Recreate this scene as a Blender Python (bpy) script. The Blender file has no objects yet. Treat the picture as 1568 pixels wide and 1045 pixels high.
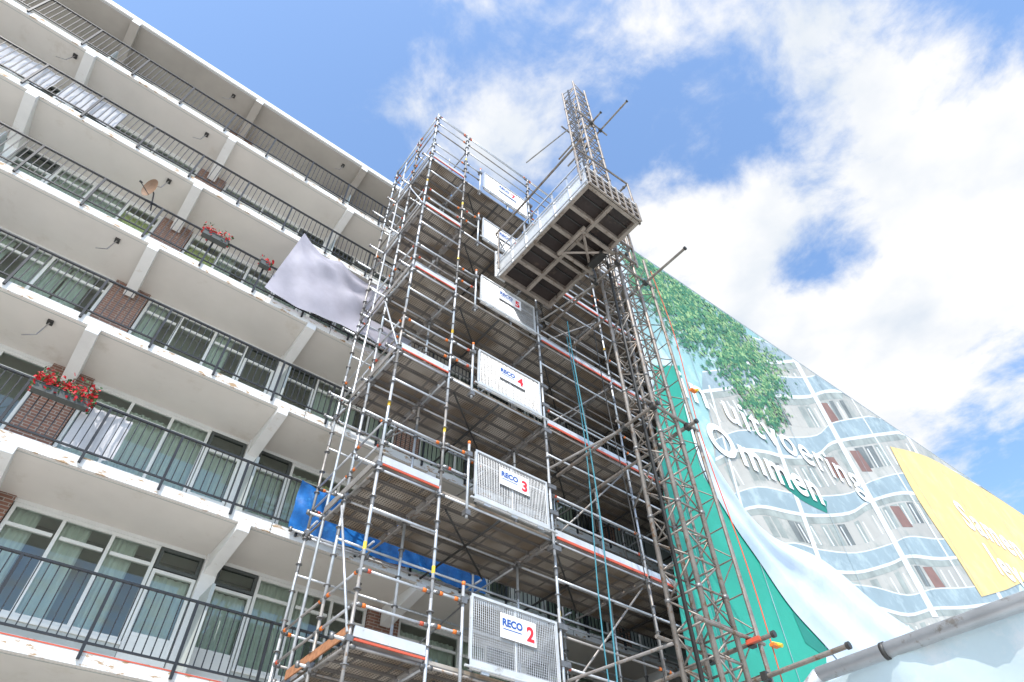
import bpy, math, random
from mathutils import Vector, Matrix
random.seed(7)
scene=bpy.context.scene
col=scene.collection
# ------------------------------------------------------------------ materials
def nmat(name):
    m=bpy.data.materials.new(name); m.use_nodes=True
    nt=m.node_tree; b=nt.nodes['Principled BSDF']
    return m,nt,b
def mat(name,c,rough=.6,metal=0.,var=.12,scale=3.,bump=0.,c2=None,thr=None,stretch=None,soft=.07,trans=0):
    m,nt,b=nmat(name)
    tc=nt.nodes.new('ShaderNodeTexCoord'); mp=nt.nodes.new('ShaderNodeMapping')
    nt.links.new(tc.outputs['Object'],mp.inputs[0])
    if stretch: mp.inputs['Scale'].default_value=stretch
    n=nt.nodes.new('ShaderNodeTexNoise'); n.inputs['Scale'].default_value=scale; n.inputs['Detail'].default_value=4; n.inputs['Roughness'].default_value=.6
    nt.links.new(mp.outputs[0],n.inputs['Vector'])
    r=nt.nodes.new('ShaderNodeValToRGB')
    r.color_ramp.elements[0].position=.3; r.color_ramp.elements[1].position=.7
    r.color_ramp.elements[0].color=(*[x*(1-var) for x in c],1); r.color_ramp.elements[1].color=(*[min(1,x*(1+var)) for x in c],1)
    nt.links.new(n.outputs['Fac'],r.inputs[0])
    out=r.outputs[0]
    if c2:
        n2=nt.nodes.new('ShaderNodeTexNoise'); n2.inputs['Scale'].default_value=scale*1.7; n2.inputs['Detail'].default_value=7; n2.inputs['Roughness'].default_value=.7
        nt.links.new(mp.outputs[0],n2.inputs['Vector'])
        r2=nt.nodes.new('ShaderNodeValToRGB'); r2.color_ramp.elements[0].position=thr; r2.color_ramp.elements[1].position=thr+soft
        nt.links.new(n2.outputs['Fac'],r2.inputs[0])
        mx=nt.nodes.new('ShaderNodeMix'); mx.data_type='RGBA'
        nt.links.new(r2.outputs[0],mx.inputs[0]); nt.links.new(out,mx.inputs[6]); mx.inputs[7].default_value=(*c2,1)
        out=mx.outputs[2]
    nt.links.new(out,b.inputs['Base Color'])
    b.inputs['Roughness'].default_value=rough; b.inputs['Metallic'].default_value=metal
    if bump:
        bp=nt.nodes.new('ShaderNodeBump'); bp.inputs['Strength'].default_value=bump; bp.inputs['Distance'].default_value=.02
        nt.links.new(n.outputs['Fac'],bp.inputs['Height']); nt.links.new(bp.outputs[0],b.inputs['Normal'])
    if trans:
        o=nt.nodes['Material Output']; tl=nt.nodes.new('ShaderNodeBsdfTranslucent'); nt.links.new(out,tl.inputs[0])
        ms=nt.nodes.new('ShaderNodeMixShader'); ms.inputs[0].default_value=trans
        nt.links.new(b.outputs[0],ms.inputs[1]); nt.links.new(tl.outputs[0],ms.inputs[2]); nt.links.new(ms.outputs[0],o.inputs[0])
    return m
def brick(name):
    m,nt,b=nmat(name)
    tc=nt.nodes.new('ShaderNodeTexCoord'); sp=nt.nodes.new('ShaderNodeSeparateXYZ'); cb=nt.nodes.new('ShaderNodeCombineXYZ')
    nt.links.new(tc.outputs['Object'],sp.inputs[0]); 
    ad=nt.nodes.new('ShaderNodeMath'); ad.operation='ADD'
    nt.links.new(sp.outputs[0],ad.inputs[0]); nt.links.new(sp.outputs[1],ad.inputs[1])
    nt.links.new(ad.outputs[0],cb.inputs[0]); nt.links.new(sp.outputs[2],cb.inputs[1])
    t=nt.nodes.new('ShaderNodeTexBrick'); t.inputs['Scale'].default_value=1; t.inputs['Brick Width'].default_value=.22; t.inputs['Row Height'].default_value=.065; t.inputs['Mortar Size'].default_value=.008
    t.inputs['Color1'].default_value=(.27,.125,.085,1); t.inputs['Color2'].default_value=(.18,.095,.07,1); t.inputs['Mortar'].default_value=(.35,.32,.28,1)
    nt.links.new(cb.outputs[0],t.inputs['Vector']); nt.links.new(t.outputs[0],b.inputs['Base Color']); b.inputs['Roughness'].default_value=.9
    return m
def glassmat():
    m,nt,b=nmat('window_glass'); nt.nodes.remove(b)
    o=nt.nodes['Material Output']; tr=nt.nodes.new('ShaderNodeBsdfTransparent'); tr.inputs[0].default_value=(.86,.94,.86,1)
    g=nt.nodes.new('ShaderNodeBsdfGlossy'); g.inputs['Roughness'].default_value=.02
    f=nt.nodes.new('ShaderNodeFresnel'); f.inputs[0].default_value=1.5
    a=nt.nodes.new('ShaderNodeMath'); a.operation='ADD'; a.inputs[1].default_value=.08
    nt.links.new(f.outputs[0],a.inputs[0])
    mx=nt.nodes.new('ShaderNodeMixShader'); nt.links.new(a.outputs[0],mx.inputs[0]); nt.links.new(tr.outputs[0],mx.inputs[1]); nt.links.new(g.outputs[0],mx.inputs[2]); nt.links.new(mx.outputs[0],o.inputs[0])
    return m
def deckmat(name,c):
    m,nt,b=nmat(name)
    tc=nt.nodes.new('ShaderNodeTexCoord'); mp=nt.nodes.new('ShaderNodeMapping'); mp.inputs['Scale'].default_value=(1,1,0)
    nt.links.new(tc.outputs['Object'],mp.inputs[0])
    v=nt.nodes.new('ShaderNodeTexVoronoi'); v.inputs['Scale'].default_value=20; v.inputs['Randomness'].default_value=0
    nt.links.new(mp.outputs[0],v.inputs['Vector'])
    r=nt.nodes.new('ShaderNodeValToRGB'); r.color_ramp.elements[0].position=.26; r.color_ramp.elements[1].position=.34
    r.color_ramp.elements[0].color=(c[0]*.2,c[1]*.2,c[2]*.2,1); r.color_ramp.elements[1].color=(*c,1)
    nt.links.new(v.outputs['Distance'],r.inputs[0])
    n=nt.nodes.new('ShaderNodeTexNoise'); n.inputs['Scale'].default_value=1.3; n.inputs['Detail'].default_value=6
    nt.links.new(tc.outputs['Object'],n.inputs['Vector'])
    r2=nt.nodes.new('ShaderNodeValToRGB'); r2.color_ramp.elements[0].position=.40; r2.color_ramp.elements[0].color=(.58,.49,.40,1); r2.color_ramp.elements[1].position=.60; r2.color_ramp.elements[1].color=(1.15,1.13,1.1,1)
    nt.links.new(n.outputs['Fac'],r2.inputs[0])
    mx=nt.nodes.new('ShaderNodeMix'); mx.data_type='RGBA'; mx.blend_type='MULTIPLY'; mx.inputs[0].default_value=1
    nt.links.new(r.outputs[0],mx.inputs[6]); nt.links.new(r2.outputs[0],mx.inputs[7]); nt.links.new(mx.outputs[2],b.inputs['Base Color'])
    b.inputs['Roughness'].default_value=.55; b.inputs['Metallic'].default_value=.15
    return m
M={}
M['soffit']=mat('painted_soffit',(.68,.645,.595),.8,0,.06,.7,0,c2=(.56,.51,.44),thr=.58,soft=.2)
M['edge']=mat('slab_edge_paint',(.72,.71,.68),.7,0,.06,2,0,c2=(.40,.26,.14),thr=.545,stretch=(.9,1,2.6),soft=.06)
M['white']=mat('white_paint',(.74,.74,.72),.6,0,.05,2,0,c2=(.58,.54,.48),thr=.60,soft=.15)
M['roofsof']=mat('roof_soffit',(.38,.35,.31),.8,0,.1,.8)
M['brick']=brick('red_brick')
M['frame']=mat('window_frame',(.72,.73,.70),.45,0,.05,3)
M['darkframe']=mat('dark_frame',(.07,.08,.075),.5,0,.1,3)
M['panel']=mat('grey_panel',(.42,.45,.43),.6,0,.1,1.5)
M['glass']=glassmat()
M['curtain']=mat('curtain',(.78,.82,.77),.9,0,.05,2,trans=.25)
M['blind']=mat('yellow_blind',(.70,.72,.36),.9,0,.05,2)
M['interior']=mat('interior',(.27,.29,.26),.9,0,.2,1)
M['rail']=mat('railing_black',(.025,.027,.03),.45,.2,.2,5)
M['galv']=mat('galvanised_steel',(.58,.595,.61),.38,.5,.16,6,c2=(.38,.35,.32),thr=.60)
M['galvd']=mat('weathered_steel',(.32,.30,.28),.5,.4,.22,5,c2=(.24,.17,.12),thr=.57)
M['mast']=mat('mast_steel',(.27,.24,.21),.5,.45,.25,5,c2=(.20,.12,.07),thr=.55)
M['bolt']=mat('coupler_steel',(.22,.215,.21),.45,.6,.3,9)
M['deck']=deckmat('perforated_steel_deck',(.40,.365,.32))
M['deckrib']=mat('deck_rib',(.18,.165,.15),.6,.3,.2,3)
M['wood']=mat('toe_board_wood',(.38,.17,.08),.8,0,.25,4,stretch=(.4,4,4))
M['red']=mat('red_plastic',(.58,.10,.05),.5,0,.1,5)
M['orange']=mat('orange_plastic',(.82,.20,.03),.5,0,.1,5)
M['yellow']=mat('yellow_tape',(.85,.6,.05),.5,0,.1,5)
M['dark']=mat('dark_steel',(.06,.058,.055),.5,.4,.2,4)
M['alu']=mat('aluminium',(.64,.65,.65),.42,.3,.12,3,c2=(.42,.40,.36),thr=.60)
M['joist']=mat('platform_joist',(.33,.285,.24),.5,.2,.25,3,c2=(.18,.135,.1),thr=.56)
M['ply']=mat('phenolic_plywood',(.035,.025,.022),.5,0,.25,2,c2=(.08,.058,.045),thr=.58)
M['signw']=mat('sign_white',(.80,.80,.82),.4,0,.02,2)
M['sheet']=mat('cotton_sheet',(.72,.72,.75),.8,0,.05,3,trans=.3)
M['signb']=mat('sign_blue',(.02,.09,.35),.4,0,.02,2)
M['signr']=mat('sign_red',(.75,.03,.04),.4,0,.02,2)
M['bluetarp']=mat('blue_tarp',(.012,.13,.40),.4,0,.3,5,bump=.8,c2=(.04,.24,.55),thr=.55,soft=.15)
M['whitetarp']=mat('white_tarp',(.56,.535,.61),.6,0,.12,1.8,bump=.6,trans=.4)
M['leaf']=mat('leaf_green',(.05,.12,.03),.7,0,.3,8)
M['petal']=mat('red_petals',(.62,.02,.03),.6,0,.2,9)
M['rust']=mat('dish_brown',(.25,.15,.09),.6,.1,.2,4)
M['hose']=mat('teal_hose',(.05,.22,.27),.5,0,.1,4)
M['ground']=mat('paving',(.50,.48,.45),.9,0,.12,.6)
def ink(name,c,var=.06,scale=.6,c2=None,thr=.55,soft=.15): return mat(name,c,.55,0,var,scale,0.,c2,thr,soft=soft)
I_sky=ink('ink_sky',(.27,.45,.45),.12,.25,c2=(.54,.67,.68),thr=.48)
I_beige=ink('ink_beige',(.46,.445,.40),.15,.35,c2=(.31,.33,.30),thr=.48)
I_win=ink('ink_window',(.16,.175,.165),.4,1.5)
I_win2=ink('ink_window_light',(.31,.34,.31),.3,1.5)
I_glass=ink('ink_balustrade',(.28,.36,.39),.1,.8,c2=(.40,.49,.51),thr=.5)
I_white=ink('ink_white',(.66,.68,.68),.03)
I_let=ink('ink_letter',(.84,.86,.87),.02)
I_pale=ink('ink_pale',(.54,.64,.75),.1,.3,c2=(.68,.74,.80),thr=.48,soft=.2)
I_green=ink('ink_green',(.02,.31,.22),.15,.35,c2=(.03,.38,.29),thr=.5,soft=.3)
I_dgreen=ink('ink_dark_green',(.01,.20,.15),.1,.5)
I_yel=ink('ink_yellow',(.78,.55,.22),.05,.4,c2=(.74,.61,.34),thr=.5,soft=.3)
I_terra=ink('ink_terracotta',(.24,.13,.10),.15,2)
I_l1=ink('ink_leaf',(.11,.27,.11),.3,2); I_l2=ink('ink_leaf_dark',(.04,.17,.09),.3,2); I_l3=ink('ink_leaf_light',(.28,.43,.19),.2,2)
# ------------------------------------------------------------------ mesh builder
class MB:
    def __init__(s): s.v=[];s.f=[];s.m=[];s.mats=[]
    def mi(s,m):
        if m not in s.mats: s.mats.append(m)
        return s.mats.index(m)
    def add(s,vs,fs,m):
        o=len(s.v); i=s.mi(m); s.v+= [tuple(v) for v in vs]
        for f in fs: s.f.append([o+k for k in f]); s.m.append(i)
    def box(s,x0,x1,y0,y1,z0,z1,m):
        s.add([(x0,y0,z0),(x1,y0,z0),(x1,y1,z0),(x0,y1,z0),(x0,y0,z1),(x1,y0,z1),(x1,y1,z1),(x0,y1,z1)],
              [(3,2,1,0),(4,5,6,7),(0,1,5,4),(1,2,6,5),(2,3,7,6),(3,0,4,7)],m)
    def tube(s,a,b,r,m,n=8):
        a=Vector(a);b=Vector(b);d=(b-a).normalized()
        u=d.cross(Vector((0,0,1)) if abs(d.z)<.9 else Vector((1,0,0))).normalized(); w=d.cross(u)
        vs=[];
        for p in (a,b):
            for i in range(n):
                t=2*math.pi*i/n; vs.append(p+u*r*math.cos(t)+w*r*math.sin(t))
        fs=[(i,(i+1)%n,n+(i+1)%n,n+i) for i in range(n)]+[tuple(range(n-1,-1,-1)),tuple(range(n,2*n))]
        s.add(vs,fs,m)
    def bar(s,a,b,w,m): s.tube(a,b,w,m,4)
    def poly(s,pts,m): s.add(pts,[tuple(range(len(pts)))],m)
    def obj(s,name,parent=None,smooth=False):
        me=bpy.data.meshes.new(name); me.from_pydata(s.v,[],s.f)
        for m in s.mats: me.materials.append(m)
        me.polygons.foreach_set('material_index',s.m)
        if smooth: me.polygons.foreach_set('use_smooth',[len(f)<=4 for f in s.f])
        me.update(); o=bpy.data.objects.new(name,me); col.objects.link(o)
        if parent: o.parent=parent
        return o
def empty(name,loc=(0,0,0)):
    o=bpy.data.objects.new(name,None); o.location=loc; col.objects.link(o); return o
# ------------------------------------------------------------------ ground
g=MB(); g.box(-400,400,-400,400,-.3,0,M['ground']); g.obj('ground')
# ------------------------------------------------------------------ apartment building
D=10.9; WY=12.4; ST=2.796
def ZF(k): return 5.36+ST*k
XL,XR=-28.,72.
bld=empty('apartment_building')
sl=MB(); 
for k in range(-1,6):
    z=ZF(k)
    sl.box(XL,XR,D+.03,WY+.9,z-.20,z,M['soffit'])
    sl.box(XL,XR,D,D+.028,z-.19,z+.012,M['edge'])
    sl.box(XL,XR,D+.08,D+.095,z-.206,z-.2015,M['panel'])
    x=-27.45
    while x<14: sl.box(x-.006,x+.006,D-.003,D-.0005,z-.188,z+.006,M['darkframe']); x+=7.62
sl.box(XL,XR,D+.03,26,ZF(6)-.22,ZF(6)-.02,M['roofsof'])
sl.box(XL,XR,D-.02,D+.028,ZF(6)-.14,ZF(6)+.06,M['white'])
sl.box(XL,XR,D+.03,26,ZF(6)-.016,ZF(6)+.03,M['panel'])
sl.box(XL,XR,D-.006,D-.0035,ZF(0)-.015,ZF(0)+.004,M['red'])
sl.obj('balcony_slabs',bld)
bx=MB(); 
def beam(x,z,m):
    w=.115; y0=D-.03; y1=WY-.121; zt=z-.2
    vs=[]
    for xx in (x-w,x+w):
        vs+=[(xx,y0,zt-.002),(xx,y1,zt-.002),(xx,y1,zt-.40),(xx,y0,zt-.16)]
    bx.add(vs,[(3,2,1,0),(4,5,6,7),(0,4,7,3),(2,6,5,1),(3,7,6,2),(0,1,5,4)],m)
cols=[2.55+3.81*i for i in range(-8,19)]
for i,x in enumerate(cols):
    for k in range(0,7): beam(x,ZF(k),M['white'] if k<6 else M['roofsof'])
    for k in range(0,7):
        bx.box(x-.112,x+.112,D-.036,D-.032,ZF(k)-.352,ZF(k)-.205,M['white'])
bx.obj('cantilever_beams',bld)
wl=MB(); gl=MB(); cu=MB()
def curtain(x0,x1,y,z0,z1,m):
    n=max(6,int((x1-x0)/.035)); vs=[];fs=[]
    for i in range(n+1):
        x=x0+(x1-x0)*i/n; yy=y+.025*math.sin(x*46)+.012*math.sin(x*19)
        vs+=[(x,yy,z0),(x,yy,z1)]
    for i in range(n): fs.append((2*i,2*i+2,2*i+3,2*i+1))
    cu.add(vs,fs,m)
def win(x0,x1,z0,z1,y,panes,fm,transom=None):
    f=.06
    wl.box(x0,x1,y-.03,y+.05,z1-f,z1,fm); wl.box(x0,x1,y-.03,y+.05,z0,z0+f,fm)
    xs=[x0+(x1-x0)*i/panes for i in range(panes+1)]
    for i,x in enumerate(xs):
        a=x if i==0 else x-f/2
        a=x1-f if i==panes else a
        wl.box(a,a+f,y-.027,y+.047,z0+f+.001,z1-f-.001,fm)
    if transom:
        for i in range(panes):
            wl.box(xs[i]+f,xs[i+1]-f,y-.024,y+.044,transom-.03,transom+.03,fm)
    gl.add([(x0+f*.5,y+.01,z0+f*.5),(x1-f*.5,y+.01,z0+f*.5),(x1-f*.5,y+.01,z1-f*.5),(x0+f*.5,y+.01,z1-f*.5)],[(0,1,2,3)],M['glass'])
BW=.38
for k in range(-1,6):
    zf=ZF(k); top=zf+ST-.2
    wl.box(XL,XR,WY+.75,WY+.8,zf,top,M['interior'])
    for i in range(len(cols)-1):
        xa,xb=cols[i],cols[i+1]
        bricka=(i%2==1)
        if bricka: pl,pr=xa+BW,xb-.14
        else: pl,pr=xa+.14,xb-BW
        if bricka:
            w0,w1=pl+.02,pr-.82; d0,d1=pr-.80,pr-.02
        else:
            d0,d1=pl+.02,pl+.80; w0,w1=pl+.82,pr-.02
        if xb>16:
            wl.box(pl,pr,WY,WY+.1,zf+.001,top-.001,M['panel']); continue
        rnd=random.random()
        wl.box(w0-.01,w1+.01,WY+.003,WY+.10,zf+.001,zf+.72,M['brick'] if k>=4 else (M['panel'] if rnd<.6 else M['white']))
        wl.box(w0-.01,w1+.01,WY-.02,WY+.12,zf+.722,zf+.775,M['frame'])
        win(w0,w1,zf+.78,top-.07,WY+.04,3 if rnd<.7 else 2,M['frame'],zf+2.15)
        wl.box(pl,pr,WY+.0,WY+.1,top-.068,top-.001,M['frame'])
        win(d0,d1,zf+.05,zf+2.1,WY+.05,1,M['frame'],zf+.95)
        wl.box(d0+.061,d1-.061,WY+.03,WY+.08,zf+.12,zf+.92,M['frame'])
        win(d0,d1,zf+2.12,top-.07,WY+.04,1,M['darkframe'])
        for j in range(3):
            a=w0+(w1-w0)*j/3; b=w0+(w1-w0)*(j+1)/3
            r=random.random()
            m=M['blind'] if (k==1 and i in(6,)) or r<.04 else M['curtain']
            if r<.9:
                wd=b-a if r<.65 else (b-a)*.6
                curtain(a+.02,a+wd-.02,WY+.16,zf+.5,top-.25 if r<.3 else top-.08,m)
        if random.random()<.7: curtain(d0+.05,d1-.05,WY+.16,zf+.3,zf+2.05,M['curtain'])
    for i,x in enumerate(cols):
        if i%2==1: wl.box(x-BW,x+BW,WY-.05,WY+.3,zf+.001,top-.001,M['brick'])
        else: wl.box(x-.14,x+.14,WY-.12,WY+.3,zf+.001,top-.001,M['white'])
wl.box(XL,XR,WY+.1,WY+.4,0,ZF(-1)-.2,M['brick'])
wl.box(XL,XR,25.6,26,0,ZF(6)-.3,M['brick']); wl.box(XL-.3,XL,D+.1,26,0,ZF(6)-.3,M['brick']); wl.box(XR,XR+.3,D+.1,26,0,ZF(6)-.3,M['brick'])
wl.obj('walls_and_frames',bld); gl.obj('window_panes',bld); cu.obj('curtains',bld)
rl=MB()
for k in range(-1,6):
    z=ZF(k); y=D-.03; x=-13.
    rl.box(-13,14,y-.025,y+.025,z+1.03,z+1.06,M['rail'])
    rl.box(-13,14,y-.014,y+.014,z+.085,z+.115,M['rail'])
    n=0
    while x<14:
        if n%10==0:
            rl.box(x-.022,x+.022,y-.022,y+.022,z-.12,z+1.03,M['rail'])
        else:
            t=random.uniform(-.004,.004); rl.box(x-.0085+t,x+.0085+t,y-.009,y+.009,z+.116,z+1.03,M['rail'])
        x+=.127; n+=1
rl.obj('balcony_railings',bld)
pm=MB()
for i,x in enumerate(cols):
    if i%2==0 and x<20:
        for k in range(-1,6):
            z=ZF(k); pm.box(x-.03,x+.03,WY-.8,WY-.125,z+.002,z+1.75,M['panel'])
pm.obj('balcony_partitions',bld)
# ------------------------------------------------------------------ balcony items
def cloth(name,x0,x1,z0,z1,y,m,amp=.05,sag=0,nx=50,nz=16,slant=0,top=None,crease=1.,fan=0):
    vs=[];fs=[]
    for j in range(nz+1):
        for i in range(nx+1):
            a=i/nx;b=j/nz
            x=x0+(x1-x0)*a+slant*(1-b)*(1-a)
            zt=z1 if top is None else z1-top*a
            z=z0+(zt-z0)*b
            if b>.5: z-=sag*abs(math.sin(math.pi*a*3))*(b-.5)*2
            yy=y+amp*math.sin(a*17*crease+b*5)*(.4+.6*(1-b))+amp*.6*math.sin(a*31*crease-b*8+1)*b+.4*amp*math.sin(b*11+a*9)+amp*.2*math.sin(a*83*crease+b*13)
            if fan:   # folds radiating from the tied corners
                t1=math.atan2(1.02-b,a+.06); t2=math.atan2(1.02-b,1.06-a)
                yy+=fan*(.5*math.sin(t1*15)*min(1,2*a)*(1-a)+.5*math.sin(t2*13+1)*a*min(1,2-2*a))
            vs.append((x,yy,z))
    for j in range(nz):
        for i in range(nx):
            q=j*(nx+1)+i; fs.append((q,q+1,q+nx+2,q+nx+1))
    c=MB(); c.add(vs,fs,m); return c.obj(name,None,True)
cloth('blue_tarpaulin',3.3,7.9,ZF(1)-.05,ZF(1)+.98,D-.15,M['bluetarp'],.05,.05,120,16)
cloth('white_tarpaulin',1.5,5.2,ZF(3)-.05,ZF(4)-.20,D-.28,M['whitetarp'],.06,.22,120,50,slant=-.35,top=.45,crease=.42,fan=.14)
cloth('white_bed_sheet',-.68,.12,ZF(1)+.12,ZF(1)+1.0,D+.05,M['sheet'],.02,0,20)
for xx in (-9.6,-7.95,-6.3,-4.8): cloth('balcony_windscreen',xx,xx+1.3,ZF(4)+.15,ZF(4)+1.0,D+.04,M['sheet'],.015,.02,24)
def flowers(x,k,w,dens=900):
    c=MB(); z=ZF(k)+.9
    c.box(x-w/2,x+w/2,D-.22,D-.07,z-.14,z,M['darkframe'])
    c.box(x-w/2-.01,x+w/2+.01,D-.23,D-.06,z,z+.02,M['darkframe'])
    for i in range(int(dens*w)):
        p=Vector((x+random.uniform(-w/2-.05,w/2+.05),D-.15+random.gauss(0,.08),z+.02+abs(random.gauss(0,.11))-(.12 if random.random()<.3 else 0)))
        m=M['petal'] if random.random()<.58 else M['leaf']
        s=random.uniform(.02,.042); u=Vector((random.gauss(0,1),random.gauss(0,1),random.gauss(0,1))).normalized()*s; v=Vector((random.gauss(0,1),random.gauss(0,1),random.gauss(0,1))).normalized()*s
        c.poly([p-u,p+v,p+u,p-v],m)
    c.obj('flower_box')
flowers(-1.05,1,.85,1300); flowers(-.3,3,.6,500); flowers(.95,3,.25,300)
def dish(x,z,y):
    e=empty('satellite_dish',(x,y,z)); c=MB(); n=20;rs=[0,.12,.22,.3]
    vs=[(0,0,0)];fs=[]
    for r in rs[1:]:
        for i in range(n):
            t=2*math.pi*i/n; vs.append((r*math.cos(t),-r*r*.8,r*math.sin(t)))
    for i in range(n): fs.append((0,1+i,1+(i+1)%n))
    for j in range(2):
        for i in range(n): fs.append((1+j*n+i,1+j*n+(i+1)%n,1+(j+1)*n+(i+1)%n,1+(j+1)*n+i))
    c.add(vs,fs,M['rust']); c.tube((0,-.05,-.28),(0,-.4,-.05),.012,M['dark']); c.tube((0,-.42,-.05),(0,-.34,-.05),.03,M['dark'])
    c.tube((0,.02,0),(0,.1,-.1),.02,M['dark']); c.tube((0,.1,-.1),(0,.1,-.75),.02,M['dark'])
    o=c.obj('reflector',e); o.rotation_euler=(.35,0,-1.0); o.scale=(.8,.8,.8)
dish(-2.0,ZF(3)+1.4,D-.12)
def bracket(x,k):
    c=MB(); z=ZF(k)-.2
    c.box(x-.05,x+.05,D+.27,D+.40,z-.04,z-.002,M['dark']); c.tube((x,D+.33,z-.04),(x-.05,D+.33,z-.40),.013,M['galvd'],6)
    c.tube((x-.05,D+.33,z-.40),(x-.22,D+.3,z-.55),.010,M['galvd'],6)
    c.obj('clothes_line_bracket')
for x,k in((-1.95,2),(-1.95,3),(-1.9,4),(-1.9,5),(-5.4,5),(-2,6),(1.9,6)): bracket(x,k)
# ------------------------------------------------------------------ scaffolding
F=7.84; sc=empty('scaffolding')
XS=[3.57,4.77,7.36,9.93,12.5,15.07,17.6]; YS=[7.84,8.95,10.45]
ZD=[2.3+2.8*i for i in range(7)]; ZT=22.3
st=MB();lg=MB();dk=MB();ro=MB()
R=.0255
for xi,x in enumerate(XS):
    for yi,y in enumerate(YS):
        top=ZT-(.0 if xi<2 else random.uniform(0,.5))
        z=0; 
        while z<top:
            z2=min(top,z+2.0); st.tube((x,y,z),(x,y,z2),R,M['galv'] if random.random()<.75 else M['galvd'],10); z=z2
        z=.3
        while z<top:
            ro.tube((x,y,z-.006),(x,y,z+.006),.06,M['bolt'],8); z+=.5
        for z in ZD:
            ro.tube((x,y,z-.75),(x,y,z-.58),.033,M['bolt'],8)
st.tube((3.57,9.75,0),(3.57,9.75,ZT-.5),R,M['galv'],10)
def ledger(a,b,r=.0215,tips=True,m=None):
    a=Vector(a);b=Vector(b);d=(b-a).normalized()
    lg.tube(a,b,r,m or (M['galv'] if random.random()<.7 else M['galvd']),8)
    for p,q in((a,1),(b,-1)):
        lg.tube(p+d*q*.03,p+d*q*.10,.034,M['bolt'],6)
        if tips and random.random()<.65: lg.tube(p+d*q*.10,p+d*q*.16,.030,M['orange'] if random.random()<.6 else M['red'],6)
for zi,z in enumerate(ZD+[21.1]):
    last=(z>21)
    for xi in range(len(XS)-1):
        a,b=XS[xi],XS[xi+1]
        for yi,y in enumerate(YS):
            ledger((a,y,z-.06),(b,y,z-.06),tips=False)
            if yi==0:
                if not(xi==1 and not last):
                    ledger((a,y,z+.5),(b,y,z+.5)); ledger((a,y,z+1.0),(b,y,z+1.0))
            elif yi==2:
                ledger((a,y,z+1.0),(b,y,z+1.0)); ledger((a,y,z+.5),(b,y,z+.5))
    for xi,x in enumerate(XS):
        for j in range(2):
            ledger((x,YS[j],z-.06),(x,YS[j+1],z-.06),tips=False)
            if xi==0:
                ledger((x,YS[j],z+.5),(x,YS[j+1],z+.5)); ledger((x,YS[j],z+1.0),(x,YS[j+1],z+1.0))
    if not last:
        for y in (YS[0],YS[1],9.75,YS[2]):
            L=random.uniform(.15,.5); lg.tube((3.57-L,y+.06,z+.03),(4.9,y+.06,z+.03),.024,M['galv'],8); ro.box(3.52,3.62,y-.03,y+.10,z-.01,z+.07,M['bolt'])
            lg.tube((3.57-L,y+.06,z-.01),(3.57-L,y+.06,z+.07),.034,M['bolt'],6)
        for x in XS[:4]: lg.tube((x+.07,YS[2]-.2,z+.2),(x+.07,D+.2,z+.2),.024,M['galv'],8)
    else: continue
    for xi in range(len(XS)-1):
        a,b=XS[xi]+.04,XS[xi+1]-.04
        y=YS[0]+.03; pn=0
        while y<9.62:
            dz=random.uniform(-.006,.006)
            dk.box(a,b,y,y+.30,z+.0+dz,z+.05+dz,M['deck'])
            dk.box(a,b,y,y+.02,z-.03+dz,z-.001+dz,M['deckrib']); dk.box(a,b,y+.28,y+.30,z-.03+dz,z-.001+dz,M['deckrib'])
            xx=a+.3
            while xx<b:
                dk.box(xx,xx+.025,y+.022,y+.278,z-.012+dz,z-.001+dz,M['deckrib']); xx+=.6
            dk.box(a-.02,a+.05,y+.03,y+.27,z-.05,z-.0135+dz,M['galvd']); dk.box(b-.05,b+.02,y+.03,y+.27,z-.05,z-.0135+dz,M['galvd'])
            y+=.322; pn+=1
        if xi!=1: dk.box(a,b,YS[0]-.035,YS[0]-.005,z+.06,z+.20,M['alu'])
        dk.box(a,b,9.78,9.80,z+.06,z+.20,M['galvd'])
    dk.box(XS[0]-.035,XS[0]-.01,YS[0],9.75,z+.06,z+.20,M['wood'] if zi in(1,) else M['galvd'])
    for xi in (0,2,3): dk.box(XS[xi]+.05,XS[xi+1]-.05,YS[0]-.062,YS[0]-.038,z+.0,z+(.05 if xi else .03),M['red'])
    for xi in range(1,len(XS)-1):
        xm=(XS[xi]+XS[xi+1])/2
        lg.bar((xm,YS[0],z-.10),(xm,YS[2],z-.10),.03,M['dark'])
        lg.tube((XS[xi]+.3,F+.25,z-.12),(XS[xi+1]-.3,9.7,z-.12),.02,M['dark'],6)
    if zi%2: lg.tube((XS[0]-.04,YS[0],z+.1),(XS[0]-.04,YS[1],z+2.6),.02,M['galv'],6)
    lg.tube((XS[2]+.1,F+.1,z+.1),(XS[3]-.1,F+.1,z+2.6),.02,M['galvd'],6)
    lg.tube((XS[1]+.1,YS[2]-.05,z+.1),(XS[2]-.1,YS[2]-.05,z+2.6),.02,M['galvd'],6)
    for xp in (5.31,):
        lg.tube((xp,F-.05,z-.35),(xp,F-.05,z+1.25),R,M['galv'],8)
        lg.tube((xp,F-.05,z+1.25),(xp,F-.05,z+1.31),.03,M['orange'],8)
        ledger((4.77,F-.05,z+.5),(xp,F-.05,z+.5)); ledger((4.77,F-.05,z+1.0),(xp,F-.05,z+1.0))
        ro.box(xp-.05,xp+.05,F-.1,F+.02,z-.3,z-.2,M['bolt']); ro.box(xp-.05,xp+.05,F-.1,F+.02,z+.95,z+1.05,M['bolt'])
    lg.tube((7.27,F-.09,z-.4),(7.27,F-.09,z+1.4),R,M['galv'],8)
    for zz in (z-.3,z+.45,z+1.05): ro.box(7.21,7.42,F-.13,F+.03,zz,zz+.09,M['bolt'])
    for i in range(3):
        x=random.choice(XS[:4]); ro.tube((x,F,z+1.3),(x,F,z+1.42),.028,M['yellow'],8)
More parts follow.
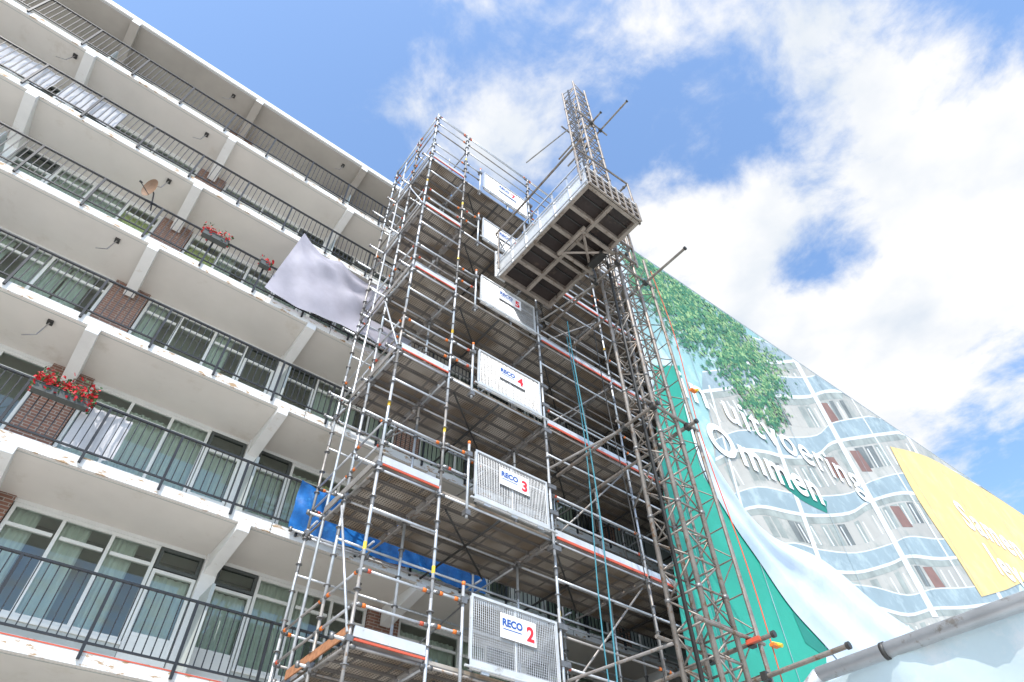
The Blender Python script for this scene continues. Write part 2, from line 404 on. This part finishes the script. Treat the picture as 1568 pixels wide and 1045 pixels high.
    for i in range(3):
        xx=random.uniform(5,11); lg.tube((xx,9.3+random.uniform(-.2,.2),z+.08),(xx+random.uniform(.8,1.6),9.3+random.uniform(-.2,.2),z+.08),.024,M['galvd'],6)
for z in ZD[:-1]:
    for y in YS:
        for xi in range(0,4):
            if y!=F or xi in(0,2,3): lg.tube((XS[xi],y,z+2.0),(XS[xi+1],y,z+2.0),.0215,M['galv'],8)
for xi in range(0,len(XS)-1): ledger((XS[xi],F,ZT-.12),(XS[xi+1],F,ZT-.12)); 
for j in range(2):
    ledger((XS[0],YS[j],ZT-.12),(XS[0],YS[j+1],ZT-.12))
st.obj('standards',sc,True); lg.obj('ledgers_and_guardrails',sc,True); dk.obj('decks_and_toe_boards',sc); ro.obj('couplers',sc)
# ------------------------------------------------------------------ gates
def text(s,loc,size,m,parent,name,rz=0,ext=.002,bold=0,roty=0,space=1.):
    cu_=bpy.data.curves.new(name,'FONT'); cu_.body=s; cu_.size=size; cu_.extrude=ext; cu_.offset=bold; cu_.space_character=space; cu_.materials.append(m)
    o=bpy.data.objects.new(name,cu_); col.objects.link(o)
    mw=Matrix.Translation(loc)@Matrix.Rotation(rz,4,'Z')@Matrix.Rotation(math.pi/2,4,'X')@Matrix.Rotation(roty,4,'Z')
    if parent: o.parent=parent
    o.matrix_world=mw
    return o
for n,z in enumerate(ZD[1:]):
    e=empty('safety_gate'); x0,x1=5.42,7.18; y=F-.10; c=MB()
    z0=z+.02;z1=z+1.14
    c.box(x0,x1,y-.02,y+.02,z1-.04,z1,M['alu']); c.box(x0,x1,y-.02,y+.02,z0,z0+.14,M['alu'])
    c.box(x0,x0+.04,y-.021,y+.021,z0+.001,z1-.001,M['alu']); c.box(x1-.04,x1,y-.021,y+.021,z0+.001,z1-.001,M['alu'])
    c.box((x0+x1)/2-.015,(x0+x1)/2+.015,y,y+.02,z0+.14,z1-.04,M['alu'])
    for q in (.15,.5,.85):
        xx=x0+(x1-x0)*q; c.box(xx-.07,xx+.07,y-.05,y-.0205,z0-.04,z0+.05,M['galv'])
    c.tube((x0-.1,y-.05,z0+.02),(x1+.15,y-.05,z0+.02),.02,M['alu'])
    c.obj('frame',e)
    w=MB(); x=x0+.04
    while x<x1-.04: w.bar((x,y,z0+.14),(x,y,z1-.04),.0038,M['galv']); x+=.038
    zz=z0+.16
    while zz<z1-.04: w.bar((x0+.04,y+.004,zz),(x1-.04,y+.004,zz),.0038,M['galv']); zz+=.038
    w.obj('wire_mesh',e)
    s=MB(); s.box(5.98,6.70,y-.03,y-.022,z+.60,z+.98,M['signw']); s.obj('sign_plate',e)
    text('RECO',(6.01,y-.033,z+.79),.155,M['signb'],e,'lettering',bold=.005)
    text(str(n+2),(6.50,y-.033,z+.67),.31,M['signr'],e,'number',bold=.010)
    b2=MB(); b2.box(6.03,6.40,y-.033,y-.031,z+.735,z+.748,M['signb']); b2.obj('underline',e)
# ------------------------------------------------------------------ hoist
ho=empty('construction_hoist'); MX0,MX1,MY0,MY1=7.9,8.52,5.3,5.92; MT=27.2
G=M['mast']
ms=MB()
for x in(MX0,MX1):
    for y in(MY0,MY1): ms.tube((x,y,0),(x,y,MT),.042,G,10)
z=.1; q=0
while z<MT-.4:
    cs=[(MX0,MY0),(MX1,MY0),(MX1,MY1),(MX0,MY1)]
    for i in range(4):
        a=cs[i];b=cs[(i+1)%4]
        ms.tube((*a,z),(*b,z),.018,G,6)
        if q%2: a,b=b,a
        ms.tube((*a,z),(*b,z+.5),.016,G,6)
    if q%3==0:
        for a in cs: ms.tube((*a,z-.03),(*a,z+.03),.056,M['bolt'],8)
    z+=.5;q+=1
ms.box(MX0-.035,MX0-.005,(MY0+MY1)/2-.03,(MY0+MY1)/2+.03,0,MT-.3,M['dark'])
ms.obj('mast',ho,True)
ti=MB()
for X,Z,Y0,Y1 in((8.75,14.34,3.9,8.2),(8.75,23.6,3.87,7.0),(8.3,23.6,4.73,7.0),(8.75,5.44,4.83,8.5),(8.87,5.0,3.9,8.2),(7.75,14.34,4.9,8.2),(8.75,19.0,5.0,8.0),(7.75,9.6,5.1,8.0),(8.75,9.6,5.0,8.0)):
    ti.tube((X,Y0,Z),(X,Y1,Z),.034,G,10); ti.tube((X,Y0-.02,Z),(X,Y0+.03,Z),.05,M['dark'],10)
    ti.box(X-.06,X+.06,MY0-.12,MY0-.03,Z-.06,Z+.06,M['dark']); ti.box(X-.05,X+.05,MY1+.03,MY1+.11,Z-.06,Z+.06,M['dark'])
for Z in (5.44,9.6,14.34,19.0,23.6):
    ti.tube((7.55,MY0-.07,Z+.07),(9.1,MY0-.07,Z+.07),.03,G,8); ti.tube((7.55,MY1+.08,Z+.07),(9.1,MY1+.08,Z+.07),.03,G,8)
    ti.tube((8.7,MY1,Z),(9.9,F,Z-.05),.026,M['galvd'],8); ti.tube((7.8,MY1,Z),(7.4,F,Z-.05),.026,M['galvd'],8)
ti.box(8.64,8.70,5.02,5.25,5.40,5.46,M['red'])
ti.obj('mast_ties',ho)
cb=MB()
def cable(pts,r,m):
    for a,b in zip(pts[:-1],pts[1:]): cb.tube(a,b,r,m,6)
cb.tube((9.02,5.25,0),(9.02,5.25,15.6),.036,G,8)
cb.tube((9.02,5.85,0),(9.02,5.85,15.6),.026,G,8)
z=.3
q=0
while z<15.2:
    cb.tube((9.02,5.25,z),(9.02,5.85,z),.013,G,6); cb.tube((9.02,5.25 if q%2 else 5.85,z),(9.02,5.85 if q%2 else 5.25,z+.6),.012,G,6); z+=.6;q+=1
cable([(9.06+.03*math.sin(i*.6),5.12+.04*math.sin(i*.45),.5+i*.5) for i in range(30)],.011,M['red'])
cable([(7.6-.1*math.sin(i*.3),6.9,.5+i*.5) for i in range(27)],.014,M['hose'])
cable([(7.9+.1*math.sin(i*.35+1),7.3,.5+i*.5) for i in range(27)],.012,M['hose'])
cable([(8.2-.12*math.sin(i*.25+2),6.6,.5+i*.5) for i in range(27)],.011,M['dark'])
for Z in (5.4,10.6): cb.box(8.98,9.14,5.0,5.08,Z,Z+.04,M['orange']); cb.tube((9.1,4.95,Z),(9.1,5.10,Z+.08),.03,M['yellow'],8)
cb.obj('cables_and_guides',ho)
# platform
pf=MB(); x0,x1,y0,y1=6.0,7.75,4.3,7.72; zb=15.0; H=1.1
pf.box(x0+.02,x1-.02,y0+.02,y1-.02,zb+.15,zb+.18,M['ply'])
fr=M['joist']
for a in((x0,x0+.09),(x1-.09,x1)): pf.box(a[0],a[1],y0,y1,zb,zb+.149,fr)
ny=5
for i in range(ny+1):
    y=y0+(y1-y0-.09)*i/ny; pf.box(x0+.091,x1-.091,y,y+.09,zb+.004,zb+.148,fr)
    if i<ny:
        pf.box(x0+.091,x1-.091,y+.33,y+.36,zb+.10,zb+.147,M['dark'])
xm=(x0+x1)/2; pf.box(xm-.045,xm+.045,y0+.1,y1-.1,zb-.008,zb+.10,fr)
pf.box(x0+.75,x1+.1,5.28,5.36,zb-.10,zb-.012,fr); pf.box(x0+.75,x1+.1,6.06,6.14,zb-.10,zb-.012,fr)
pf.bar((x0+.8,5.34,zb-.07),(x1,6.08,zb-.07),.035,fr); pf.bar((x0+.8,6.08,zb-.068),(x1,5.34,zb-.068),.035,fr)
pf.box(x0+.68,x0+.76,5.2,6.2,zb-.105,zb-.014,fr)
pf.box(x1-.25,x1-.05,5.45,5.95,zb-.16,zb-.015,M['dark'])
pf.box(x0-.03,x0-.005,y0,y1,zb+.0,zb+.66,M['alu'])
for i in range(7):
    y=y0+(y1-y0-.05)*i/6; pf.box(x0-.06,x0-.032,y,y+.045,zb-.02,zb+H,M['galv'])
for zz in (zb+.03,zb+.64,zb+H): pf.box(x0-.09,x0-.062,y0-.05,y1+.05,zz-.022,zz+.022,M['galv'])
for i in range(5):
    y=y0+(y1-y0-.05)*i/4; pf.box(x1+.005,x1+.045,y,y+.05,zb,zb+H,M['galvd'])
for zz in (zb+.25,zb+.6,zb+H): pf.box(x1+.046,x1+.07,y0,y1,zz-.02,zz+.02,M['galvd'])
for zz in (0,.26,.52): pf.box(x0,x1,y0-.06,y0-.02,zb+zz,zb+zz+.05,M['joist'])
pf.box(x0,x1,y0-.06,y0-.02,zb+.78,zb+.84,M['alu'])
for i in range(8):
    x=x0+(x1-x0-.05)*i/7; pf.box(x,x+.05,y0-.085,y0-.061,zb-.02,zb+.84,M['joist'])
pf.box(x0+.02,x1-.02,y0-.018,y0-.006,zb+.02,zb+.80,M['ply'])
pf.box(x0-.12,x0+.2,y1+.01,y1+.05,zb-.03,zb+1.15,M['alu']); pf.box(x1-.2,x1,y1+.01,y1+.05,zb,zb+1.15,M['galvd'])
for zz in(.2,.6,1.1): pf.box(x0+.2,x1-.2,y1+.015,y1+.045,zb+zz,zb+zz+.05,M['galvd'])
for y in(y0+.1,y1-.1): pf.tube((x0-.10,y,zb+.2),(x0-.10,y,zb+2.0),.024,G)
pf.tube((x0-.10,y0-.2,zb+2.0),(x0-.10,y1+.25,zb+2.0),.034,G)
pf.tube((x1,y0,zb),(x1,y0,zb+2.0),.030,G); pf.tube((x0-.1,y0+.1,zb+2),(x1,y0,zb+2),.028,G); pf.tube((x1,y0,zb+2),(x1,5.2,zb+2),.028,G)
for yy in (MY0-.10,MY1+.04): 
    pf.box(x1+.08,x1+.14,yy,yy+.06,zb-.1,zb+1.5,G); pf.box(MX1+.05,MX1+.11,yy,yy+.06,zb-.1,zb+1.5,G)
    for zz in (0,.7,1.4): pf.box(x1+.141,MX1+.049,yy,yy+.06,zb+zz,zb+zz+.06,G)
pf.tube((x1+.2,MY1+.28,zb-.15),(x1+.2,MY1+.28,zb+.35),.10,M['bolt'],14); pf.tube((x1+.2,MY1+.28,zb-.22),(x1+.2,MY1+.28,zb-.15),.07,M['dark'],12)
pf.obj('platform',ho)
# ------------------------------------------------------------------ printed wrap
wr=empty('printed_scaffold_wrap')
KS=.0327
def wp(s,z,off=0.): return (s, 7.7-KS*(s-12)-off, z)
RT=Vector((.7838,-.621,-.0186)); DN=Vector((.4518,.591,-.668)); FW=Vector((.4256,.5156,.7436))
def art(u,v,off=.006):
    # artwork sheet coordinates -> point on the banner plane (perspective drawing printed on the cloth)
    r=RT*(u-784)+DN*(v-522)+FW*959
    t=8.0924/(r.y+KS*r.x); s=min(r.x*t,69.5); z=min(22.27,1.6+r.z*t)
    return wp(s,z,off)
w=MB()
w.poly([wp(11.7,1.2),wp(70,1.2),wp(70,22.3),wp(11.7,22.3)],I_sky); w.obj('cloth',wr)
w=MB(); w.tube(wp(11.7,22.32),wp(70,22.32),.03,M['galv']); w.tube(wp(11.68,1.2),wp(11.68,22.3),.02,M['galv'])
w.obj('edge_tubes',wr)
def strip(mb,top,bot,m,off):
    vs=[art(*p,off) for p in top]+[art(*p,off) for p in bot]; n=len(top)
    mb.add(vs,[(n+i,n+i+1,i+1,i) for i in range(n-1)],m)
def curve(p,n):
    out=[];P=[p[0]]+list(p)+[p[-1]]
    for i in range(1,len(P)-2):
        for j in range(n):
            t=j/n; q=[]
            for c_ in (0,1):
                a0,a1,a2,a3=P[i-1][c_],P[i][c_],P[i+1][c_],P[i+2][c_]
                q.append(.5*((2*a1)+(-a0+a2)*t+(2*a0-5*a1+4*a2-a3)*t*t+(-a0+3*a1-3*a2+a3)*t**3))
            out.append(tuple(q))
    out.append(tuple(p[-1])); return out
a=MB()
strip(a,[(1080,590),(1120,560),(1160,530),(1215,545),(1300,603),(1400,671),(1500,739),(1562,781)],[(1095,705),(1130,800),(1180,850),(1260,880),(1345,945),(1400,975),(1480,965),(1560,900)],I_beige,.004)
rows=[[(1110,556),(1140,545),(1180,555),(1222,552)],
      [(1075,600),(1110,596),(1140,592),(1190,606),(1235,608),(1262,600),(1290,599)],
      [(1095,704),(1130,690),(1170,692),(1205,700),(1250,697),(1275,678),(1330,668),(1385,661)],
      [(1115,790),(1160,776),(1210,785),(1248,790),(1300,786),(1332,768),(1380,755),(1430,758),(1480,742),(1505,742)],
      [(1170,868),(1215,862),(1255,872),(1310,877),(1362,864),(1392,852),(1440,856),(1490,850),(1568,840)],
      [(1300,925),(1340,930),(1390,942),(1430,932),(1480,930),(1560,918)]]
for ri,r in enumerate(rows):
    r=curve(r,4)
    strip(a,[(x,y-30) for x,y in r],[(x,y-3) for x,y in r],I_glass,.010)
    strip(a,[(x,y-31.5) for x,y in r],[(x,y-29.5) for x,y in r],I_white,.012)
    strip(a,[(x,y-3) for x,y in r],[(x,y+2.2) for x,y in r],I_white,.013)
    strip(a,[(x,y+2.2) for x,y in r],[(x,y+12) for x,y in r],I_win2,.0085)
    for (xa,ya),(xb,yb) in zip(r[:-1],r[1:]):
        t0=.08;t1=.90
        xA=xa+(xb-xa)*t0;xB=xa+(xb-xa)*t1;yA=ya+(yb-ya)*t0;yB=ya+(yb-ya)*t1
        mm=random.choice([I_win,I_win2,I_win2,I_beige,I_beige])
        strip(a,[(xA+6,yA+14),(xB+6,yB+14)],[(xA+24,yA+46),(xB+24,yB+46)],mm,.007)
        if random.random()<.5: strip(a,[(xA+10,yA+17),(xA+12,yA+17)],[(xA+27,yA+46),(xA+29,yA+46)],I_white,.009)
for (u,v) in ((1252,617),(1300,690),(1362,775),(1412,868),(1262,700)):
    strip(a,[(u,v),(u+14,v)],[(u+20,v+32),(u+36,v+32)],I_terra,.0095)
for p,q,w_ in(((1140,545),(1262,880),3.5),((1215,548),(1432,945),5),((1385,662),(1540,930),3),((1085,590),(1150,830),2),((1300,605),(1480,900),1.5)):
    strip(a,[(p[0]-w_*.7,p[1]),(p[0]+w_*.7,p[1])],[(q[0]-w_,q[1]),(q[0]+w_,q[1])],I_white,.016)
a.obj('printed_facade',wr)
a=MB()
strip(a,curve([(1040,560),(1070,712),(1100,760),(1140,815),(1185,880),(1225,945),(1275,1003)],4),curve([(1000,560),(1010,712),(1050,1000),(1090,1200),(1120,1200),(1180,1200),(1240,1200)],4),I_green,.019)
a.obj('green_band',wr)
T=curve([(1040,600),(1075,700),(1130,773),(1180,822),(1260,860),(1345,930),(1400,968)],14)
B=curve([(1041,602),(1072,714),(1115,794),(1160,860),(1208,930),(1262,990),(1300,1035)],14)
vs=[];fs=[];nr=18
for j in range(nr+1):
    q=j/nr
    for i,(p,b) in enumerate(zip(T,B)):
        u=p[0]*(1-q)+b[0]*q; v=p[1]*(1-q)+b[1]*q
        env=min(1,q*4)*min(1,(1-q)*6)
        off=.05+env*(.16+.09*math.sin(q*13+i*.05)+.05*math.sin(q*7-i*.12)+.02*math.sin(q*24+i*.09))*min(1,i/14)
        vs.append(art(u,v,off))
n=len(T)
for j in range(nr):
    for i in range(n-1): fs.append(((j+1)*n+i,(j+1)*n+i+1,j*n+i+1,j*n+i))
a=MB(); a.add(vs,fs,I_pale); a.obj('loose_pale_cloth',wr,True)
a=MB(); strip(a,[(1262,985),(1300,1010)],[(1280,1200),(1330,1200)],I_pale,.022); a.obj('lower_pale_band',wr)
a=MB(); strip(a,curve([(1185,722),(1215,738),(1265,768)],4),curve([(1190,735),(1225,765),(1266,786)],4),I_dgreen,.019)
strip(a,[(1205,915),(1235,965),(1275,1003)],[(1215,945),(1232,985),(1262,1006)],I_dgreen,.028); a.obj('ribbon',wr)
a=MB(); strip(a,curve([(1362,684),(1420,700),(1500,746),(1566,788)],4),curve([(1364,688),(1405,765),(1462,850),(1502,914)],4),I_yel,.028)
strip(a,[(1502,914),(1566,788)],[(1540,903),(1568,890)],I_yel,.0285)
a.obj('yellow_panel',wr)
a=MB(); clus=[]
for i in range(150):
    t=random.random()**.85; u=962+t*225
    v=372+(u-965)*.70+random.random()**1.2*(70+45*t)+(35*random.random() if t>.75 else 0)
    clus.append((u,v,random.uniform(4,14)))
for i in range(7500):
    cu_,cv_,sg=clus[int(random.random()**1.3*150)]
    lit=random.gauss(0,1)
    uu=cu_+random.gauss(0,1)*sg; vv=cv_+lit*sg
    p=Vector(art(uu,vv,.034 if i%2 else .031)); 
    if p.z>22.15 or p.x<11.9: continue
    s=random.uniform(.05,.17); an=random.gauss(.8,.9); dx=math.cos(an)*s;dz=math.sin(an)*s
    m=(I_l3 if random.random()<.6 else I_l1) if lit<-.3 else random.choice([I_l1,I_l2,I_l2]); e=.42
    P=lambda ddx,ddz:(p.x+ddx,p.y-KS*ddx-(i%40)*.0003,min(22.28,p.z+ddz))
    a.poly([P(-dx,-dz),P(dz*e,-dx*e),P(dx,dz),P(-dz*e,dx*e)],m)
a.obj('printed_foliage',wr)
rz=-math.atan(KS)
text('in uitvoering',wp(13.0,14.7,.045),1.75,I_let,wr,'lettering',rz,bold=.02,roty=math.radians(2),space=1.12)
text('Ommen',wp(13.7,12.95,.045),1.6,I_let,wr,'lettering_second_line',rz,bold=.04,roty=math.radians(2),space=1.1)
text('Samen',wp(33.0,17.2,.05),2.1,I_let,wr,'lettering_yellow',rz,bold=.05,space=1.15)
text('leven',wp(33.4,15.0,.05),2.1,I_let,wr,'lettering_yellow_second',rz,bold=.05,space=1.15)
a=MB(); s=14.2
while s<60:
    a.add([wp(s-.012,1.3,.0405),wp(s+.012,1.3,.0405),wp(s+.012,22.2,.0405),wp(s-.012,22.2,.0405)],[(0,1,2,3)],I_glass); s+=5.1
a.obj('cloth_seams',wr)
# ------------------------------------------------------------------ near fence
fe=empty('construction_fence'); f=MB()
f.tube((2.5,-2.5,2.5),(2.5,1.25,2.5),.027,M['galv'],20)
f.tube((2.5,1.25,2.5),(2.5,1.36,2.44),.027,M['galv'],20); f.tube((2.5,1.36,2.44),(2.5,1.40,2.3),.027,M['galv'],20); f.tube((2.5,1.40,2.3),(2.5,1.40,0),.027,M['galv'],20)
f.tube((2.5,-2.5,2.5),(2.5,-2.5,0),.027,M['galv'],20)
for y in(-1.8,.98,): f.tube((2.5,y-.008,2.5),(2.5,y+.008,2.5),.030,M['dark'],20)
f.tube((2.5,-2.5,.2),(2.5,1.4,.2),.02,M['galv'],12)
f.obj('tube_frame',fe,True)
vs=[];fs=[]
nx,nz=90,30
for j in range(nz+1):
    for i in range(nx+1):
        y=-2.45+3.82*i/nx; z=.25+2.24*j/nz; vs.append((2.5+.016*math.sin(y*7+z*2)+.012*math.sin(y*15-z*9)+.01*math.sin(y*31+z*13)+.03,y,z))
for j in range(nz):
    for i in range(nx): q=j*(nx+1)+i; fs.append((q,q+1,q+nx+2,q+nx+1))
f=MB(); f.add(vs,fs,mat('fence_tarp',(.60,.70,.72),.5,0,.08,3,bump=.5,c2=(.74,.77,.77),thr=.5,soft=.15,trans=.45)); f.obj('tarpaulin',fe,True)
# ------------------------------------------------------------------ camera
cam=bpy.data.cameras.new('camera'); co=bpy.data.objects.new('camera',cam); col.objects.link(co)
cam.sensor_width=36; cam.lens=959/1568*36; cam.clip_end=3000; cam.clip_start=.05
fw=FW.normalized(); rt=(RT-fw*RT.dot(fw)).normalized(); up=rt.cross(fw)
mw=Matrix((rt,up,-fw)).transposed().to_4x4(); mw.translation=Vector((0,0,1.6)); co.matrix_world=mw
scene.camera=co
# ------------------------------------------------------------------ light and sky
el=math.radians(52); az=math.radians(228)
sv=Vector((math.sin(az)*math.cos(el),math.cos(az)*math.cos(el),math.sin(el)))
sd=bpy.data.lights.new('sun','SUN'); sd.energy=5; sd.angle=math.radians(.5); sd.color=(1,.955,.895)
so=bpy.data.objects.new('sun',sd); col.objects.link(so); so.rotation_euler=sv.to_track_quat('Z','Y').to_euler(); so.location=(0,0,60)
wd=bpy.data.worlds.new('World'); scene.world=wd; wd.use_nodes=True; nt=wd.node_tree; bg=nt.nodes['Background']
sky=nt.nodes.new('ShaderNodeTexSky'); sky.sky_type='NISHITA'; sky.sun_disc=False; sky.sun_elevation=el; sky.sun_rotation=az; sky.dust_density=1.2
bg.inputs['Strength'].default_value=.15
L=nt.links
def math_(op,a,b=None,c=None):
    n=nt.nodes.new('ShaderNodeMath'); n.operation=op
    for i,v in enumerate((a,b,c)):
        if v is None: continue
        if isinstance(v,(int,float)): n.inputs[i].default_value=v
        else: L.new(v,n.inputs[i])
    return n.outputs[0]
tc=nt.nodes.new('ShaderNodeTexCoord'); sp=nt.nodes.new('ShaderNodeSeparateXYZ'); L.new(tc.outputs['Generated'],sp.inputs[0])
zz=math_('MAXIMUM',sp.outputs[2],.06)
px=math_('DIVIDE',sp.outputs[0],zz); py=math_('DIVIDE',sp.outputs[1],zz)
cv=nt.nodes.new('ShaderNodeCombineXYZ'); L.new(px,cv.inputs[0]); L.new(py,cv.inputs[1]); cv.inputs[2].default_value=3.3
n1=nt.nodes.new('ShaderNodeTexNoise'); n1.inputs['Scale'].default_value=6; n1.inputs['Detail'].default_value=9; n1.inputs['Roughness'].default_value=.60; n1.inputs['Distortion'].default_value=.2
L.new(cv.outputs[0],n1.inputs['Vector'])
dens=n1.outputs['Fac']
blobs=[(.70,.26,.20,.26),(1.30,.42,.45,.32),(1.18,.0,.36,.28),(.88,-.12,.18,.22),(.08,.27,.12,.15),(.29,.33,.12,.22),(.36,.07,.14,.09),(.48,-.06,.14,.10),(1.1,.45,.3,.2),(.66,-.13,.12,.12),
       (.93,.19,.11,-.32),(.53,.14,.12,-.20),(.74,-.34,.16,-.18),(-.15,.5,.35,-.28),(1.68,.06,.22,-.12)]
for bx_,by_,br,bw in blobs:
    d=nt.nodes.new('ShaderNodeVectorMath'); d.operation='DISTANCE'; L.new(cv.outputs[0],d.inputs[0]); d.inputs[1].default_value=(bx_,by_,3.3)
    mr=nt.nodes.new('ShaderNodeMapRange'); mr.interpolation_type='SMOOTHSTEP'; mr.inputs['From Min'].default_value=0; mr.inputs['From Max'].default_value=br*1.6; mr.inputs['To Min'].default_value=bw; mr.inputs['To Max'].default_value=0
    L.new(d.outputs['Value'],mr.inputs['Value']); dens=math_('ADD',dens,mr.outputs[0])
mr=nt.nodes.new('ShaderNodeMapRange'); mr.interpolation_type='SMOOTHSTEP'; mr.inputs['From Min'].default_value=.42; mr.inputs['From Max'].default_value=.75
L.new(dens,mr.inputs['Value'])
n2=nt.nodes.new('ShaderNodeTexNoise'); n2.inputs['Scale'].default_value=4; n2.inputs['Detail'].default_value=5; L.new(cv.outputs[0],n2.inputs['Vector'])
rc=nt.nodes.new('ShaderNodeValToRGB'); rc.color_ramp.elements[0].position=.33; rc.color_ramp.elements[0].color=(.76,.82,.90,1); rc.color_ramp.elements[1].position=.52; rc.color_ramp.elements[1].color=(1,1,1,1)
L.new(n2.outputs['Fac'],rc.inputs[0])
vm=nt.nodes.new('ShaderNodeVectorMath'); vm.operation='SCALE'; vm.inputs['Scale'].default_value=7.0; L.new(rc.outputs[0],vm.inputs[0])
sm=nt.nodes.new('ShaderNodeVectorMath'); sm.operation='MULTIPLY'; L.new(sky.outputs[0],sm.inputs[0]); sm.inputs[1].default_value=(1.95,2.2,2.35)
mx=nt.nodes.new('ShaderNodeMix'); mx.data_type='RGBA'; L.new(mr.outputs[0],mx.inputs[0]); L.new(sm.outputs[0],mx.inputs[6]); L.new(vm.outputs[0],mx.inputs[7])
L.new(mx.outputs[2],bg.inputs['Color'])
try:
    wd.cycles.sampling_method='MANUAL'; wd.cycles.sample_map_resolution=512
except Exception: pass
scene.view_settings.view_transform='Standard'; scene.view_settings.look='None'; scene.view_settings.exposure=0
